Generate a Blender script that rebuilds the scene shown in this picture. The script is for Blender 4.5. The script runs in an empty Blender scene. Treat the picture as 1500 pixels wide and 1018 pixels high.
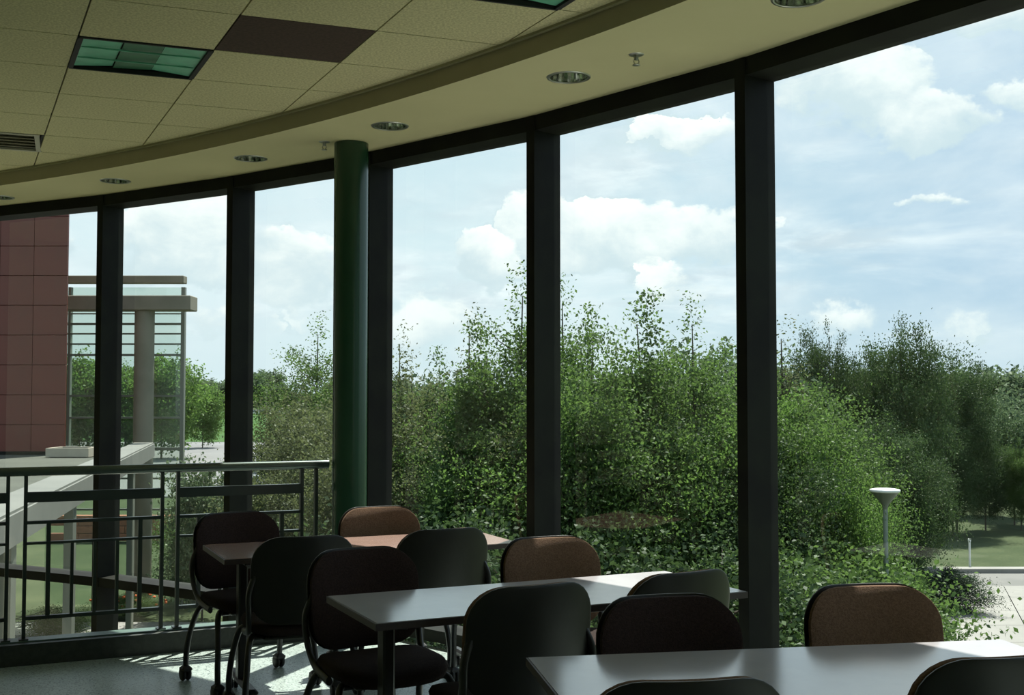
import bpy, bmesh, math, random
import numpy as np
from mathutils import Vector, Matrix
from mathutils.geometry import delaunay_2d_cdt
R = math.radians
scn = bpy.context.scene
COL = scn.collection

# ------------------------------------------------------------------ camera
F, W, H = 1700.0, 1500.0, 1018.0
PITCH = math.atan(71 / F)
EYE = 1.5
cam = bpy.data.cameras.new('camera'); cam.sensor_width = 36; cam.lens = F / W * 36
cam.clip_start = .05; cam.clip_end = 3000
co = bpy.data.objects.new('camera', cam); COL.objects.link(co)
co.location = (0, 0, EYE); co.rotation_euler = (R(90) + PITCH, 0, 0)
scn.camera = co
scn.view_settings.view_transform = 'Standard'; scn.view_settings.look = 'None'
scn.view_settings.exposure = 0.36; scn.view_settings.gamma = 1.0
scn.view_settings.use_curve_mapping = False

# ------------------------------------------------------------------ sun
SUN_AZ, SUN_EL = R(20), R(61)
sd = bpy.data.lights.new('sun', 'SUN'); sd.energy = 8.0; sd.angle = R(.6); sd.color = (1, .96, .88)
so = bpy.data.objects.new('sun', sd); COL.objects.link(so)
sv = Vector((math.sin(SUN_AZ) * math.cos(SUN_EL), math.cos(SUN_AZ) * math.cos(SUN_EL), math.sin(SUN_EL)))
so.rotation_euler = sv.to_track_quat('Z', 'Y').to_euler(); so.location = sv * 50

# ------------------------------------------------------------------ node helpers
class N:
    def __init__(s, tree): s.t = tree; s.n = tree.nodes; s.l = tree.links
    def new(s, typ, **kw):
        x = s.n.new(typ)
        for k, v in kw.items():
            if k.startswith('_'): setattr(x, k[1:], v)
        return x
    def put(s, sock, v):
        if isinstance(v, bpy.types.NodeSocket): s.l.new(v, sock)
        elif isinstance(v, bpy.types.Node): s.l.new(v.outputs[0], sock)
        elif v is not None: sock.default_value = v
    def math(s, op, a, b=None, c=None, clamp=False):
        x = s.n.new('ShaderNodeMath'); x.operation = op; x.use_clamp = clamp
        s.put(x.inputs[0], a); s.put(x.inputs[1], b); s.put(x.inputs[2], c); return x.outputs[0]
    def mix(s, fac, a, b):
        x = s.n.new('ShaderNodeMix'); x.data_type = 'RGBA'
        s.put(x.inputs[0], fac); s.put(x.inputs[6], c4(a)); s.put(x.inputs[7], c4(b)); return x.outputs[2]
    def noise(s, vec, scale, detail=4, rough=.5, dist=0):
        x = s.n.new('ShaderNodeTexNoise'); s.put(x.inputs['Vector'], vec); x.inputs['Scale'].default_value = scale
        x.inputs['Detail'].default_value = detail; x.inputs['Roughness'].default_value = rough
        x.inputs['Distortion'].default_value = dist; return x
    def ramp(s, fac, stops):
        x = s.n.new('ShaderNodeMapRange'); x.interpolation_type = 'SMOOTHSTEP'
        s.put(x.inputs[0], fac); x.inputs[1].default_value = stops[0]; x.inputs[2].default_value = stops[1]; return x.outputs[0]
def c4(c): return (*c, 1) if isinstance(c, tuple) and len(c) == 3 else c

# ------------------------------------------------------------------ sky
world = bpy.data.worlds.new('sky'); scn.world = world; world.use_nodes = True
wt = world.node_tree; wt.nodes.clear(); n = N(wt)
tc = n.new('ShaderNodeTexCoord'); gen = tc.outputs['Generated']
sep = n.new('ShaderNodeSeparateXYZ'); n.put(sep.inputs[0], gen)
X_, Y_, Z_ = sep.outputs
az = n.math('ARCTAN2', X_, Y_)
el = n.math('ARCSINE', n.math('MAXIMUM', n.math('MINIMUM', Z_, 1.0), -1.0))
comb = n.new('ShaderNodeCombineXYZ')
zz = n.math('ADD', n.math('MAXIMUM', Z_, 0.0), .16)
n.put(comb.inputs[0], n.math('DIVIDE', X_, zz)); n.put(comb.inputs[1], n.math('DIVIDE', Y_, zz)); comb.inputs[2].default_value = 3.3
ang = n.new('ShaderNodeCombineXYZ'); n.put(ang.inputs[0], az); n.put(ang.inputs[1], n.math('MULTIPLY', el, 1.35)); ang.inputs[2].default_value = 1.7
# clear sky: pale near the horizon, bluer higher and towards the right
hi = n.ramp(el, (0.0, .9))
base = n.mix(hi, (.60, .745, .79), (.30, .47, .70))
rt = n.ramp(az, (-.05, .55))
base = n.mix(n.math('MULTIPLY', rt, .9), base, (.31, .475, .655))
# broken high sheet
n1 = n.noise(comb, 1.15, 7, .58, .35)
sheet = n.ramp(n1.outputs[0], (.44, .66))
n1b = n.noise(comb, 3.4, 5, .6, .2)
shcol = n.mix(n.ramp(n1b.outputs[0], (.38, .62)), (.56, .65, .71), (.84, .91, .93))
sky = n.mix(n.math('MULTIPLY', sheet, .8), base, shcol)
n1c = n.noise(ang, 5.0, 6, .6, .4)
sky = n.mix(n.math('MULTIPLY', n.ramp(n1c.outputs[0], (.46, .72)), .45), sky, (.80, .87, .90))
sky = n.mix(n.math('MULTIPLY', n.ramp(n.noise(ang, 2.6, 7, .62, .5).outputs[0], (.40, .66)), .55), sky, (.74, .82, .86))
# cumulus heaps standing on the horizon: flat elliptical masses broken by noise
wn = n.noise(ang, 9.0, 6, .62, 0)
ws = n.new('ShaderNodeSeparateColor'); n.put(ws.inputs[0], wn.outputs['Color'])
waz = n.math('ADD', az, n.math('MULTIPLY', n.math('SUBTRACT', ws.outputs[0], .5), .11))
wel = n.math('ADD', el, n.math('MULTIPLY', n.math('SUBTRACT', ws.outputs[1], .5), .10))
dn = n.noise(ang, 15.0, 7, .6, .2)
dn2 = n.noise(ang, 5.5, 5, .55, 0)
def heap(px, py, rx, ry):
    return ((px - 750) / F, (580 - py) / F, rx / F, ry / F)
heaps = [heap(*h) for h in [(900, 350, 95, 60), (1040, 345, 85, 55), (800, 330, 55, 60), (290, 370, 130, 70), (430, 400, 110, 65), (245, 335, 60, 35),
                            (1135, 335, 26, 15), (1345, 332, 60, 16), (720, 385, 60, 45), (110, 360, 50, 40), (1280, 470, 200, 34), (560, 470, 170, 45), (1000, 420, 110, 40),
                            (1240, 150, 130, 62), (1420, 60, 130, 40), (1000, 210, 120, 30), (330, 480, 90, 30), (1340, 215, 90, 55), (1480, 170, 60, 40)]]
den = None; light = None
for i, (a0, e0, ra, re) in enumerate(heaps):
    da = n.math('DIVIDE', n.math('SUBTRACT', waz, a0), ra)
    de = n.math('DIVIDE', n.math('SUBTRACT', wel, e0), re)
    d = n.math('SUBTRACT', 1.0, n.math('ADD', n.math('POWER', n.math('ABSOLUTE', da), 2.0), n.math('POWER', n.math('ABSOLUTE', de), 2.0)))
    d = n.math('MAXIMUM', d, -1.5)
    if i in (6, 7, 10, 11, 12, 15, 16): d = n.math('SUBTRACT', n.math('MULTIPLY', d, .55), .12)
    lt = n.math('ADD', n.math('MULTIPLY', de, .36), .55)
    if den is None: den, light = d, n.math('MULTIPLY', n.math('MAXIMUM', d, 0.0), lt); wsum = n.math('MAXIMUM', d, 0.0)
    else:
        den = n.math('MAXIMUM', den, d)
        w = n.math('MAXIMUM', d, 0.0)
        light = n.math('ADD', light, n.math('MULTIPLY', w, lt)); wsum = n.math('ADD', wsum, w)
ltn = n.math('DIVIDE', light, n.math('MAXIMUM', wsum, .02))
dens = n.math('ADD', den, n.math('MULTIPLY', n.math('SUBTRACT', dn.outputs[0], .5), 2.6))
dens = n.math('ADD', dens, n.math('MULTIPLY', n.math('SUBTRACT', dn2.outputs[0], .5), 1.6))
mask = n.ramp(dens, (.0, .42))
lit = n.math('ADD', ltn, n.math('MULTIPLY', n.math('SUBTRACT', dn.outputs[0], .5), 1.3))
ccol = n.mix(n.ramp(lit, (.25, .95)), (.57, .69, .74), (.93, .96, .93))
sky = n.mix(n.math('MULTIPLY', mask, .9), sky, ccol)
# haze at the horizon and dull ground below it
hz = n.ramp(el, (.0, .11))
sky = n.mix(n.math('MULTIPLY', n.math('SUBTRACT', 1.0, hz), .6), sky, (.57, .69, .74))
sky = n.mix(n.ramp(el, (-.03, -.005)), (.10, .14, .07), sky)
bg = n.new('ShaderNodeBackground'); n.put(bg.inputs[0], sky); bg.inputs[1].default_value = 1.0
wo = n.new('ShaderNodeOutputWorld'); n.l.new(bg.outputs[0], wo.inputs[0])
world.cycles.sampling_method = 'MANUAL'; world.cycles.sample_map_resolution = 512

# ------------------------------------------------------------------ materials
MATS = {}
def mat(name, col, rough=.6, metal=0, spec=.5, var=None, vscale=8, bump=0, bscale=40, coat=0, obj=True, detail=4):
    """Principled with an optional second colour mixed in by noise and a noise bump."""
    if name in MATS: return MATS[name]
    m = bpy.data.materials.new(name); m.use_nodes = True; k = N(m.node_tree)
    b = m.node_tree.nodes['Principled BSDF']
    b.inputs['Roughness'].default_value = rough; b.inputs['Metallic'].default_value = metal
    b.inputs['Specular IOR Level'].default_value = spec; b.inputs['Coat Weight'].default_value = coat
    t = k.new('ShaderNodeTexCoord'); v = t.outputs['Object']
    if var:
        nz = k.noise(v, vscale, detail, .6)
        k.put(b.inputs['Base Color'], k.mix(k.ramp(nz.outputs[0], (.35, .65)), col, var))
    else: b.inputs['Base Color'].default_value = c4(col)
    if bump:
        nb = k.noise(v, bscale, 3, .6); bp = k.new('ShaderNodeBump'); bp.inputs['Strength'].default_value = bump
        bp.inputs['Distance'].default_value = .01; k.put(bp.inputs['Height'], nb.outputs[0]); k.l.new(bp.outputs[0], b.inputs['Normal'])
    MATS[name] = m; return m

mat('frame_paint', (.012, .012, .011), .6, var=(.017, .019, .014), vscale=3, spec=.10)
mat('column_paint', (.018, .062, .034), .22, var=(.021, .070, .038), vscale=2, spec=.5)
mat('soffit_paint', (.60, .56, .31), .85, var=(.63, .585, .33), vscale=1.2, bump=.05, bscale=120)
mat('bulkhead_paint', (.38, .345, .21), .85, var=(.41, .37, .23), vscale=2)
mat('ceiling_tile', (.72, .67, .38), .9, var=(.52, .48, .27), vscale=85, bump=.25, bscale=90)
mat('ceiling_grid', (.36, .34, .19), .7)
mat('brown_tile', (.075, .045, .032), .9, var=(.05, .03, .022), vscale=60, bump=.2, bscale=90)
mat('plenum', (.1, .1, .09), .9)
mat('wall_paint', (.62, .59, .44), .85, var=(.65, .62, .46), vscale=1)
mat('rail_metal', (.030, .040, .034), .28, var=(.035, .048, .04), vscale=5, spec=.5)
mat('rail_tube', (.10, .13, .115), .22, metal=.6, var=(.12, .15, .13), vscale=3)
mat('curb_paint', (.030, .036, .030), .55, var=(.045, .052, .043), vscale=30)
mat('curb_cap', (.10, .16, .13), .35)
mat('brown_fabric', (.215, .130, .085), .95, var=(.15, .09, .058), vscale=140, bump=.5, bscale=320, spec=.2)
mat('brown_fabric_shaded', (.048, .029, .026), .95, var=(.032, .020, .018), vscale=140, bump=.5, bscale=320, spec=.2)  # the brown cloth with shade put into its colour
mat('black_fabric', (.030, .020, .018), .95, var=(.042, .028, .024), vscale=140, bump=.4, bscale=300, spec=.2)
mat('black_plastic', (.020, .019, .015), .36, var=(.025, .024, .019), vscale=6, spec=.45, bump=.03, bscale=400)
mat('black_metal', (.022, .021, .020), .32, spec=.5, var=(.028, .027, .025), vscale=4)
mat('rubber', (.018, .018, .018), .6)
mat('chrome', (.72, .74, .70), .10, metal=1)
mat('steel', (.45, .46, .42), .35, metal=1)
mat('laminate', (.48, .455, .47), .19, var=(.51, .48, .495), vscale=7, spec=1.0, bump=.015, bscale=300)
mat('laminate_red_reflection', (.34, .22, .18), .19, var=(.37, .24, .20), vscale=7, spec=1.0)  # the grey laminate, with a reddish reflection put into the colour
mat('edge_band', (.050, .036, .032), .5)
mat('dark', (.012, .012, .012), .7)
mat('lens_bright', (.20, .60, .40), .35, var=(.16, .50, .33), vscale=10)
mat('lens_dark', (.055, .20, .11), .35, var=(.045, .16, .09), vscale=10)
mat('vent_metal', (.42, .40, .30), .5)
mat('concrete_tan', (.16, .155, .115), .85, var=(.20, .19, .145), vscale=1.5)
mat('concrete_light', (.21, .21, .19), .85, var=(.25, .248, .225), vscale=.6)
mat('bounce_paving', (.46, .455, .42), .85, var=(.52, .51, .47), vscale=.6)  # kept pale so the added apron throws light up to the ceiling
mat('pavement', (.13, .132, .122), .9, var=(.16, .16, .148), vscale=.5)
mat('asphalt', (.14, .142, .142), .9, var=(.17, .173, .17), vscale=.15)
mat('roof_felt', (.050, .058, .042), .9, var=(.065, .074, .055), vscale=1.0)
mat('fascia_metal', (.125, .135, .118), .6, var=(.15, .16, .14), vscale=1)
mat('red_panel', (.135, .030, .018), .35, var=(.105, .026, .016), vscale=.8)
mat('brick', (.34, .11, .06), .85, var=(.25, .08, .045), vscale=5)
mat('brick_light', (.40, .16, .09), .85, var=(.30, .10, .06), vscale=7)
mat('frame_tan', (.34, .31, .24), .8, var=(.38, .35, .27), vscale=3)
mat('mullion_pale', (.16, .175, .145), .5)
mat('bark', (.10, .082, .062), .95, var=(.055, .045, .035), vscale=12)
mat('white_paint', (.75, .76, .74), .5)
mat('lamp_metal', (.20, .24, .20), .5)
mat('car_white', (.78, .79, .79), .25, coat=.5)
mat('car_silver', (.50, .53, .55), .25, metal=.3, coat=.5)
mat('car_red', (.45, .25, .22), .25, coat=.5)
mat('car_glass', (.03, .04, .045), .08)
mat('tire', (.02, .02, .02), .8)
mat('orange_flower', (.75, .16, .04), .8)

for q in ('laminate', 'laminate_red_reflection'):
    MATS[q].node_tree.nodes['Principled BSDF'].inputs['IOR'].default_value = 2.3
    MATS[q].node_tree.nodes['Principled BSDF'].inputs['Roughness'].default_value = .15

def floor_material():
    m = bpy.data.materials.new('terrazzo'); m.use_nodes = True; k = N(m.node_tree); b = m.node_tree.nodes['Principled BSDF']
    v = k.new('ShaderNodeTexCoord').outputs['Object']
    vo = k.new('ShaderNodeTexVoronoi'); vo.inputs['Scale'].default_value = 150; k.put(vo.inputs['Vector'], v)
    sp = k.new('ShaderNodeSeparateColor'); k.l.new(vo.outputs['Color'], sp.inputs[0])
    c = k.mix(k.ramp(sp.outputs[0], (.25, .75)), (.32, .39, .36), (.45, .52, .48))
    c = k.mix(k.ramp(sp.outputs[1], (.88, .90)), c, (.10, .13, .12))
    k.put(b.inputs['Base Color'], c); b.inputs['Roughness'].default_value = .33
    MATS['terrazzo'] = m
floor_material()

def grass_material(name, a, bcol, scale=.5):
    m = bpy.data.materials.new(name); m.use_nodes = True; k = N(m.node_tree); b = m.node_tree.nodes['Principled BSDF']
    v = k.new('ShaderNodeTexCoord').outputs['Object']
    n1 = k.noise(v, scale, 5, .6); n2 = k.noise(v, scale * 24, 3, .7)
    c = k.mix(k.ramp(n1.outputs[0], (.35, .65)), a, bcol)
    c = k.mix(k.math('MULTIPLY', k.ramp(n2.outputs[0], (.35, .7)), .5), c, tuple(x * .55 for x in a))
    k.put(b.inputs['Base Color'], c); b.inputs['Roughness'].default_value = .95; b.inputs['Specular IOR Level'].default_value = .1
    MATS[name] = m
grass_material('grass', (.050, .070, .032), (.072, .092, .044))
grass_material('far_grass', (.045, .105, .026), (.06, .125, .035), .05)

def leaf_material(name, a, bcol, trans):
    m = bpy.data.materials.new(name); m.use_nodes = True; t = m.node_tree; t.nodes.clear(); k = N(t)
    geo = k.new('ShaderNodeNewGeometry'); oi = k.new('ShaderNodeObjectInfo'); v = k.new('ShaderNodeTexCoord').outputs['Object']
    c = k.mix(geo.outputs['Random Per Island'], a, bcol)
    nz = k.noise(v, 1.5, 3, .55)
    c = k.mix(k.math('MULTIPLY', k.ramp(nz.outputs[0], (.42, .62)), .6), c, tuple(x * .5 for x in a))
    c = k.mix(k.math('MULTIPLY', oi.outputs['Random'], .55), c, (a[0] * .75, a[1] * .62, a[2] * .7))
    df = k.new('ShaderNodeBsdfDiffuse'); k.put(df.inputs[0], c)
    tr = k.new('ShaderNodeBsdfTranslucent'); k.put(tr.inputs[0], k.mix(.5, c, tuple(x * 1.5 for x in bcol)))
    gl = k.new('ShaderNodeBsdfGlossy'); gl.inputs['Roughness'].default_value = .5; gl.inputs[0].default_value = (.8, .85, .8, 1)
    m1 = k.new('ShaderNodeMixShader'); m1.inputs[0].default_value = trans; k.l.new(df.outputs[0], m1.inputs[1]); k.l.new(tr.outputs[0], m1.inputs[2])
    m2 = k.new('ShaderNodeMixShader'); m2.inputs[0].default_value = .02; k.l.new(m1.outputs[0], m2.inputs[1]); k.l.new(gl.outputs[0], m2.inputs[2])
    o = k.new('ShaderNodeOutputMaterial'); k.l.new(m2.outputs[0], o.inputs[0]); MATS[name] = m
leaf_material('leaf_green', (.036, .080, .020), (.120, .205, .050), .42)
leaf_material('leaf_bright', (.055, .125, .026), (.150, .265, .058), .45)
leaf_material('leaf_olive', (.060, .082, .034), (.130, .160, .064), .38)
leaf_material('leaf_dark', (.022, .050, .018), (.070, .118, .038), .30)
leaf_material('leaf_far', (.075, .125, .065), (.135, .195, .095), .3)
leaf_material('needle_dark', (.03, .06, .03), (.06, .10, .05), .2)

def glass_material(name, tint, boost=1.0, haze=0):
    m = bpy.data.materials.new(name); m.use_nodes = True; t = m.node_tree; t.nodes.clear(); k = N(t)
    fr = k.new('ShaderNodeFresnel'); fr.inputs[0].default_value = 1.5
    f = k.math('MULTIPLY', fr.outputs[0], boost, clamp=True)
    tb = k.new('ShaderNodeBsdfTransparent'); tb.inputs[0].default_value = c4(tint)
    gb = k.new('ShaderNodeBsdfGlossy'); gb.inputs['Roughness'].default_value = 0.0
    mx = k.new('ShaderNodeMixShader'); k.put(mx.inputs[0], f); k.l.new(tb.outputs[0], mx.inputs[1]); k.l.new(gb.outputs[0], mx.inputs[2])
    last = mx
    if haze:
        df = k.new('ShaderNodeBsdfDiffuse'); df.inputs[0].default_value = (.6, .75, .65, 1)
        m2 = k.new('ShaderNodeMixShader'); m2.inputs[0].default_value = haze; k.l.new(mx.outputs[0], m2.inputs[1]); k.l.new(df.outputs[0], m2.inputs[2]); last = m2
    o = k.new('ShaderNodeOutputMaterial'); k.l.new(last.outputs[0], o.inputs[0]); MATS[name] = m
glass_material('window_glass', (.95, .985, .965), 1.5)
glass_material('pavilion_glass', (.72, .82, .74), 1.6, .10)

# ------------------------------------------------------------------ mesh helpers
class MB:
    def __init__(s): s.v = []; s.f = []; s.sm = []
    def add(s, vs, fs, smooth=False):
        o = len(s.v); s.v += [tuple(v) for v in vs]; s.f += [tuple(i + o for i in f) for f in fs]; s.sm += [smooth] * len(fs)
    def box(s, c, d, rz=0, rot=None, bev=0):
        hx, hy, hz = d[0] / 2, d[1] / 2, d[2] / 2
        M = rot if rot is not None else Matrix.Rotation(rz, 3, 'Z'); c = Vector(c)
        if bev <= 0:
            P = [Vector((x, y, z)) for z in (-hz, hz) for x, y in ((-hx, -hy), (hx, -hy), (hx, hy), (-hx, hy))]
            s.add([M @ p + c for p in P], [(3, 2, 1, 0), (4, 5, 6, 7), (0, 1, 5, 4), (1, 2, 6, 5), (2, 3, 7, 6), (3, 0, 4, 7)])
        else:
            b = min(bev, hx * .9, hy * .9, hz * .9)
            def ring(e, z): return [Vector((x * (hx - e) if 0 else x, y, z)) for x, y in ((-hx + e, -hy + e), (hx - e, -hy + e), (hx - e, hy - e), (-hx + e, hy - e))]
            def oct_(z, e):
                a, q = hx - e, hy - e; g = b * .6
                return [Vector(p) for p in ((-a + g, -q, z), (a - g, -q, z), (a, -q + g, z), (a, q - g, z), (a - g, q, z), (-a + g, q, z), (-a, q - g, z), (-a, -q + g, z))]
            L = [oct_(-hz, b), oct_(-hz + b, 0), oct_(hz - b, 0), oct_(hz, b)]
            P = [p for r in L for p in r]; fs = [tuple(range(7, -1, -1)), tuple(range(24, 32))]
            for k in range(3):
                for i in range(8):
                    j = (i + 1) % 8; fs.append((k * 8 + i, k * 8 + j, k * 8 + 8 + j, k * 8 + 8 + i))
            s.add([M @ p + c for p in P], fs)
        return s
    def lathe(s, prof, c=(0, 0, 0), seg=24, rot=None, smooth=True, cap=True):
        c = Vector(c); P = []; fs = []
        for r, z in prof:
            for i in range(seg):
                a = 2 * math.pi * i / seg; p = Vector((r * math.cos(a), r * math.sin(a), z))
                P.append((rot @ p if rot is not None else p) + c)
        for k in range(len(prof) - 1):
            for i in range(seg):
                j = (i + 1) % seg; fs.append((k * seg + i, k * seg + j, (k + 1) * seg + j, (k + 1) * seg + i))
        s.add(P, fs, smooth)
        if not cap: return s
        if prof[0][0] > 1e-5: s.add(P[:seg], [tuple(range(seg - 1, -1, -1))])
        if prof[-1][0] > 1e-5: s.add(P[-seg:], [tuple(range(seg))])
        return s
    def tube(s, pts, r, seg=8, sub=0, flat=1.0):
        pts = [Vector(p) for p in pts]
        if sub:
            q = []
            for i in range(len(pts) - 1):
                p0 = pts[max(i - 1, 0)]; p1 = pts[i]; p2 = pts[i + 1]; p3 = pts[min(i + 2, len(pts) - 1)]
                for k in range(sub):
                    t = k / sub
                    q.append(.5 * ((2 * p1) + (p2 - p0) * t + (2 * p0 - 5 * p1 + 4 * p2 - p3) * t * t + (3 * p1 - p0 - 3 * p2 + p3) * t ** 3))
            q.append(pts[-1]); pts = q
        rr = r if isinstance(r, (list, tuple)) else None
        P = []; fs = []; up = None
        for i, p in enumerate(pts):
            d = (pts[min(i + 1, len(pts) - 1)] - pts[max(i - 1, 0)]).normalized()
            if up is None: up = Vector((0, 0, 1)) if abs(d.z) < .9 else Vector((0, 1, 0))
            a = d.cross(up).normalized(); b = a.cross(d).normalized(); up = b
            rad = rr[0] + (rr[1] - rr[0]) * i / (len(pts) - 1) if rr else r
            for k in range(seg):
                t = 2 * math.pi * k / seg; P.append(p + a * math.cos(t) * rad + b * math.sin(t) * rad * flat)
        m = len(pts)
        for i in range(m - 1):
            for k in range(seg):
                j = (k + 1) % seg; fs.append((i * seg + k, i * seg + j, (i + 1) * seg + j, (i + 1) * seg + k))
        s.add(P, fs, True); s.add(P[:seg], [tuple(range(seg - 1, -1, -1))]); s.add(P[-seg:], [tuple(range(seg))])
        return s
    def prism(s, poly, z0, z1):
        k = len(poly); P = [(x, y, z0) for x, y in poly] + [(x, y, z1) for x, y in poly]
        fs = [tuple(range(k - 1, -1, -1)), tuple(range(k, 2 * k))] + [(i, (i + 1) % k, k + (i + 1) % k, k + i) for i in range(k)]
        s.add(P, fs); return s
    def build(s, name, m, parent=None, loc=None, rz=0):
        me = bpy.data.meshes.new(name); me.from_pydata(s.v, [], s.f); me.materials.append(MATS[m])
        me.polygons.foreach_set('use_smooth', s.sm); me.update()
        return link(name, me, parent, loc, rz)
def link(name, data, parent=None, loc=None, rz=0):
    o = bpy.data.objects.new(name, data); COL.objects.link(o)
    if parent is not None: o.parent = parent
    if loc is not None: o.location = loc
    o.rotation_euler.z = rz; return o
def tag(o, label, cat, group=None, kind=None):
    o['label'] = label; o['category'] = cat
    if group: o['group'] = group
    if kind: o['kind'] = kind
    return o
def thing(name, label, cat, loc=(0, 0, 0), rz=0, group=None):
    return tag(link(name, None, None, loc, rz), label, cat, group)
def struct(o): o['kind'] = 'structure'; return o
KIDS = {}
def copy_tree(o, parent=None, top=True):
    c = o.copy(); COL.objects.link(c); c.parent = parent
    for ch in list(o.children): copy_tree(ch, c)
    return c

# ------------------------------------------------------------------ room: curved window wall
SOF, CEIL, HEAD = 3.075, 3.18, 2.99
GROUND = -4.2
V = [(-7.2, 10.72), (-5.79, 10.35), (-4.437, 9.828), (-3.145, 9.17), (-1.928, 8.385), (-.837, 7.555), (.218, 6.578), (1.187, 5.45),
     (2.055, 4.197), (2.716, 2.99), (3.283, 1.655), (3.707, .268), (3.984, -1.155)]
def inward(a, b):
    t = Vector((b[0] - a[0], b[1] - a[1])); L = t.length; t /= L
    return t, Vector((t.y, -t.x)) if Vector((t.y, -t.x)).dot(Vector((-a[0], -a[1] - 0))) > 0 else Vector((-t.y, t.x)), L
FD = .15                                     # depth of the frames
def offs(d):                                 # the window line moved inwards by d
    out = []
    for i in range(len(V)):
        ns = []
        if i > 0: ns.append(inward(V[i - 1], V[i])[1])
        if i < len(V) - 1: ns.append(inward(V[i], V[i + 1])[1])
        m = sum(ns, Vector((0, 0))).normalized(); k = d / m.dot(ns[0])
        out.append((V[i][0] + m.x * k, V[i][1] + m.y * k))
    return out
VI = offs(FD); VO = offs(-.05)
for i in range(0, len(V) - 1):
    a, b = V[i], V[i + 1]; t, nin, L = inward(a, b); rz = math.atan2(t.y, t.x)
    w = struct(link('window_%d' % (i + 1), None))
    def strip(name, z0, z1, m='frame_paint', da=VO, db=VI):
        s = MB(); s.prism([da[i], da[i + 1], db[i + 1], db[i]], z0, z1); return s.build(name, m, w)
    strip('window_header', HEAD, SOF + .02)
    strip('window_transom', .03, .10)
    strip('window_base', GROUND, GROUND + .1)
    cx, cy = (a[0] + b[0]) / 2, (a[1] + b[1]) / 2
    for nm, z0, z1 in (('glass_pane', .10, HEAD), ('glass_pane', GROUND + .1, .03)):
        s = MB(); s.add([(a[0], a[1], z0), (b[0], b[1], z0), (b[0], b[1], z1), (a[0], a[1], z1)], [(0, 1, 2, 3)])
        s.build(nm, 'window_glass', w)
    # mullion at the left end of this bay, a deep narrow fin
    tp = inward(V[i - 1], V[i])[0] if i else t; tm = (tp + t).normalized(); nm_ = Vector((tm.y, -tm.x)); nm_ = nm_ if nm_.dot(nin) > 0 else -nm_
    c = Vector(a) + nm_ * (FD / 2 - .02)
    s = MB(); s.box((c.x, c.y, (SOF + GROUND) / 2), (.062, FD + .06, SOF - GROUND - .004), math.atan2(tm.y, tm.x)); s.build('mullion', 'frame_paint', w)

# floor slab: its edge follows the railing, then the glass
def rail_pt(x, off=0.0):                      # the railing line, heading 24.5 degrees
    t = Vector((math.cos(R(24.5)), math.sin(R(24.5)))); nn = Vector((t.y, -t.x))
    p0 = Vector((-2.882, 6.556)); s = (x - p0.x) / t.x; p = p0 + t * s + nn * off; return (p.x, p.y)
fe = [rail_pt(-7.0, -.06), rail_pt(-1.05, -.06)]
poly = fe + [(-1.0, VI[5][1] + .12), VI[5]] + VI[6:] + [(3.9, -4.5), (-7.0, -4.5)]
s = MB(); s.prism(poly[::-1], -.35, 0.0); fl = struct(s.build('floor', 'terrazzo'))
s = MB(); s.add([rail_pt(-7, .10) + (0,), rail_pt(-1.02, .10) + (0,), rail_pt(-1.02, -.06) + (0,), rail_pt(-7, -.06) + (0,),
                 rail_pt(-7, .10) + (.118,), rail_pt(-1.02, .10) + (.118,), rail_pt(-1.02, -.06) + (.118,), rail_pt(-7, -.06) + (.118,)],
                [(3, 2, 1, 0), (4, 5, 6, 7), (0, 1, 5, 4), (1, 2, 6, 5), (2, 3, 7, 6), (3, 0, 4, 7)])
cb = struct(s.build('trim_1', 'curb_paint'))
s = MB(); s.add([rail_pt(-7, .045) + (.118,), rail_pt(-1.02, .045) + (.118,), rail_pt(-1.02, -.065) + (.118,), rail_pt(-7, -.065) + (.118,),
                 rail_pt(-7, .045) + (.126,), rail_pt(-1.02, .045) + (.126,), rail_pt(-1.02, -.065) + (.126,), rail_pt(-7, -.065) + (.126,)],
                [(3, 2, 1, 0), (4, 5, 6, 7), (0, 1, 5, 4), (1, 2, 6, 5), (2, 3, 7, 6), (3, 0, 4, 7)])
s.build('curb_cap', 'curb_cap', cb)

# solid walls behind and beside the camera, and the storey below
def wall(name, a, b, z0=GROUND, z1=3.9, th=.2, m='wall_paint'):
    t = Vector((b[0] - a[0], b[1] - a[1])); L = t.length; s = MB()
    s.box(((a[0] + b[0]) / 2, (a[1] + b[1]) / 2, (z0 + z1) / 2), (L, th, z1 - z0), math.atan2(t.y, t.x)); return struct(s.build(name, m))
wall('wall_left', (-7.1, -4.6), (-7.1, 10.9))
wall('wall_back', (-7.2, -4.6), (4.1, -4.6))
wall('wall_right', (4.08, -4.7), (4.08, -1.2))
s = MB(); s.prism([rail_pt(-7.0, .3), rail_pt(-1.2, .3), rail_pt(-1.2, .15), rail_pt(-7, .15)], GROUND, -.35); struct(s.build('wall_lower', 'wall_paint'))
s = MB(); s.prism([(v[0], v[1]) for v in VO[::-1]][:] + [(-7.2, -4.7), (4.0, -4.7)], 3.55, 3.9); struct(s.build('roof_slab', 'plenum'))
# upper outside wall over the windows
s = MB()
for i in range(0, len(V) - 1):
    s.prism([VO[i], VO[i + 1], V[i + 1], V[i]], SOF, 3.56)
o = struct(s.build('wall_parapet', 'fascia_metal'))

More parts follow.
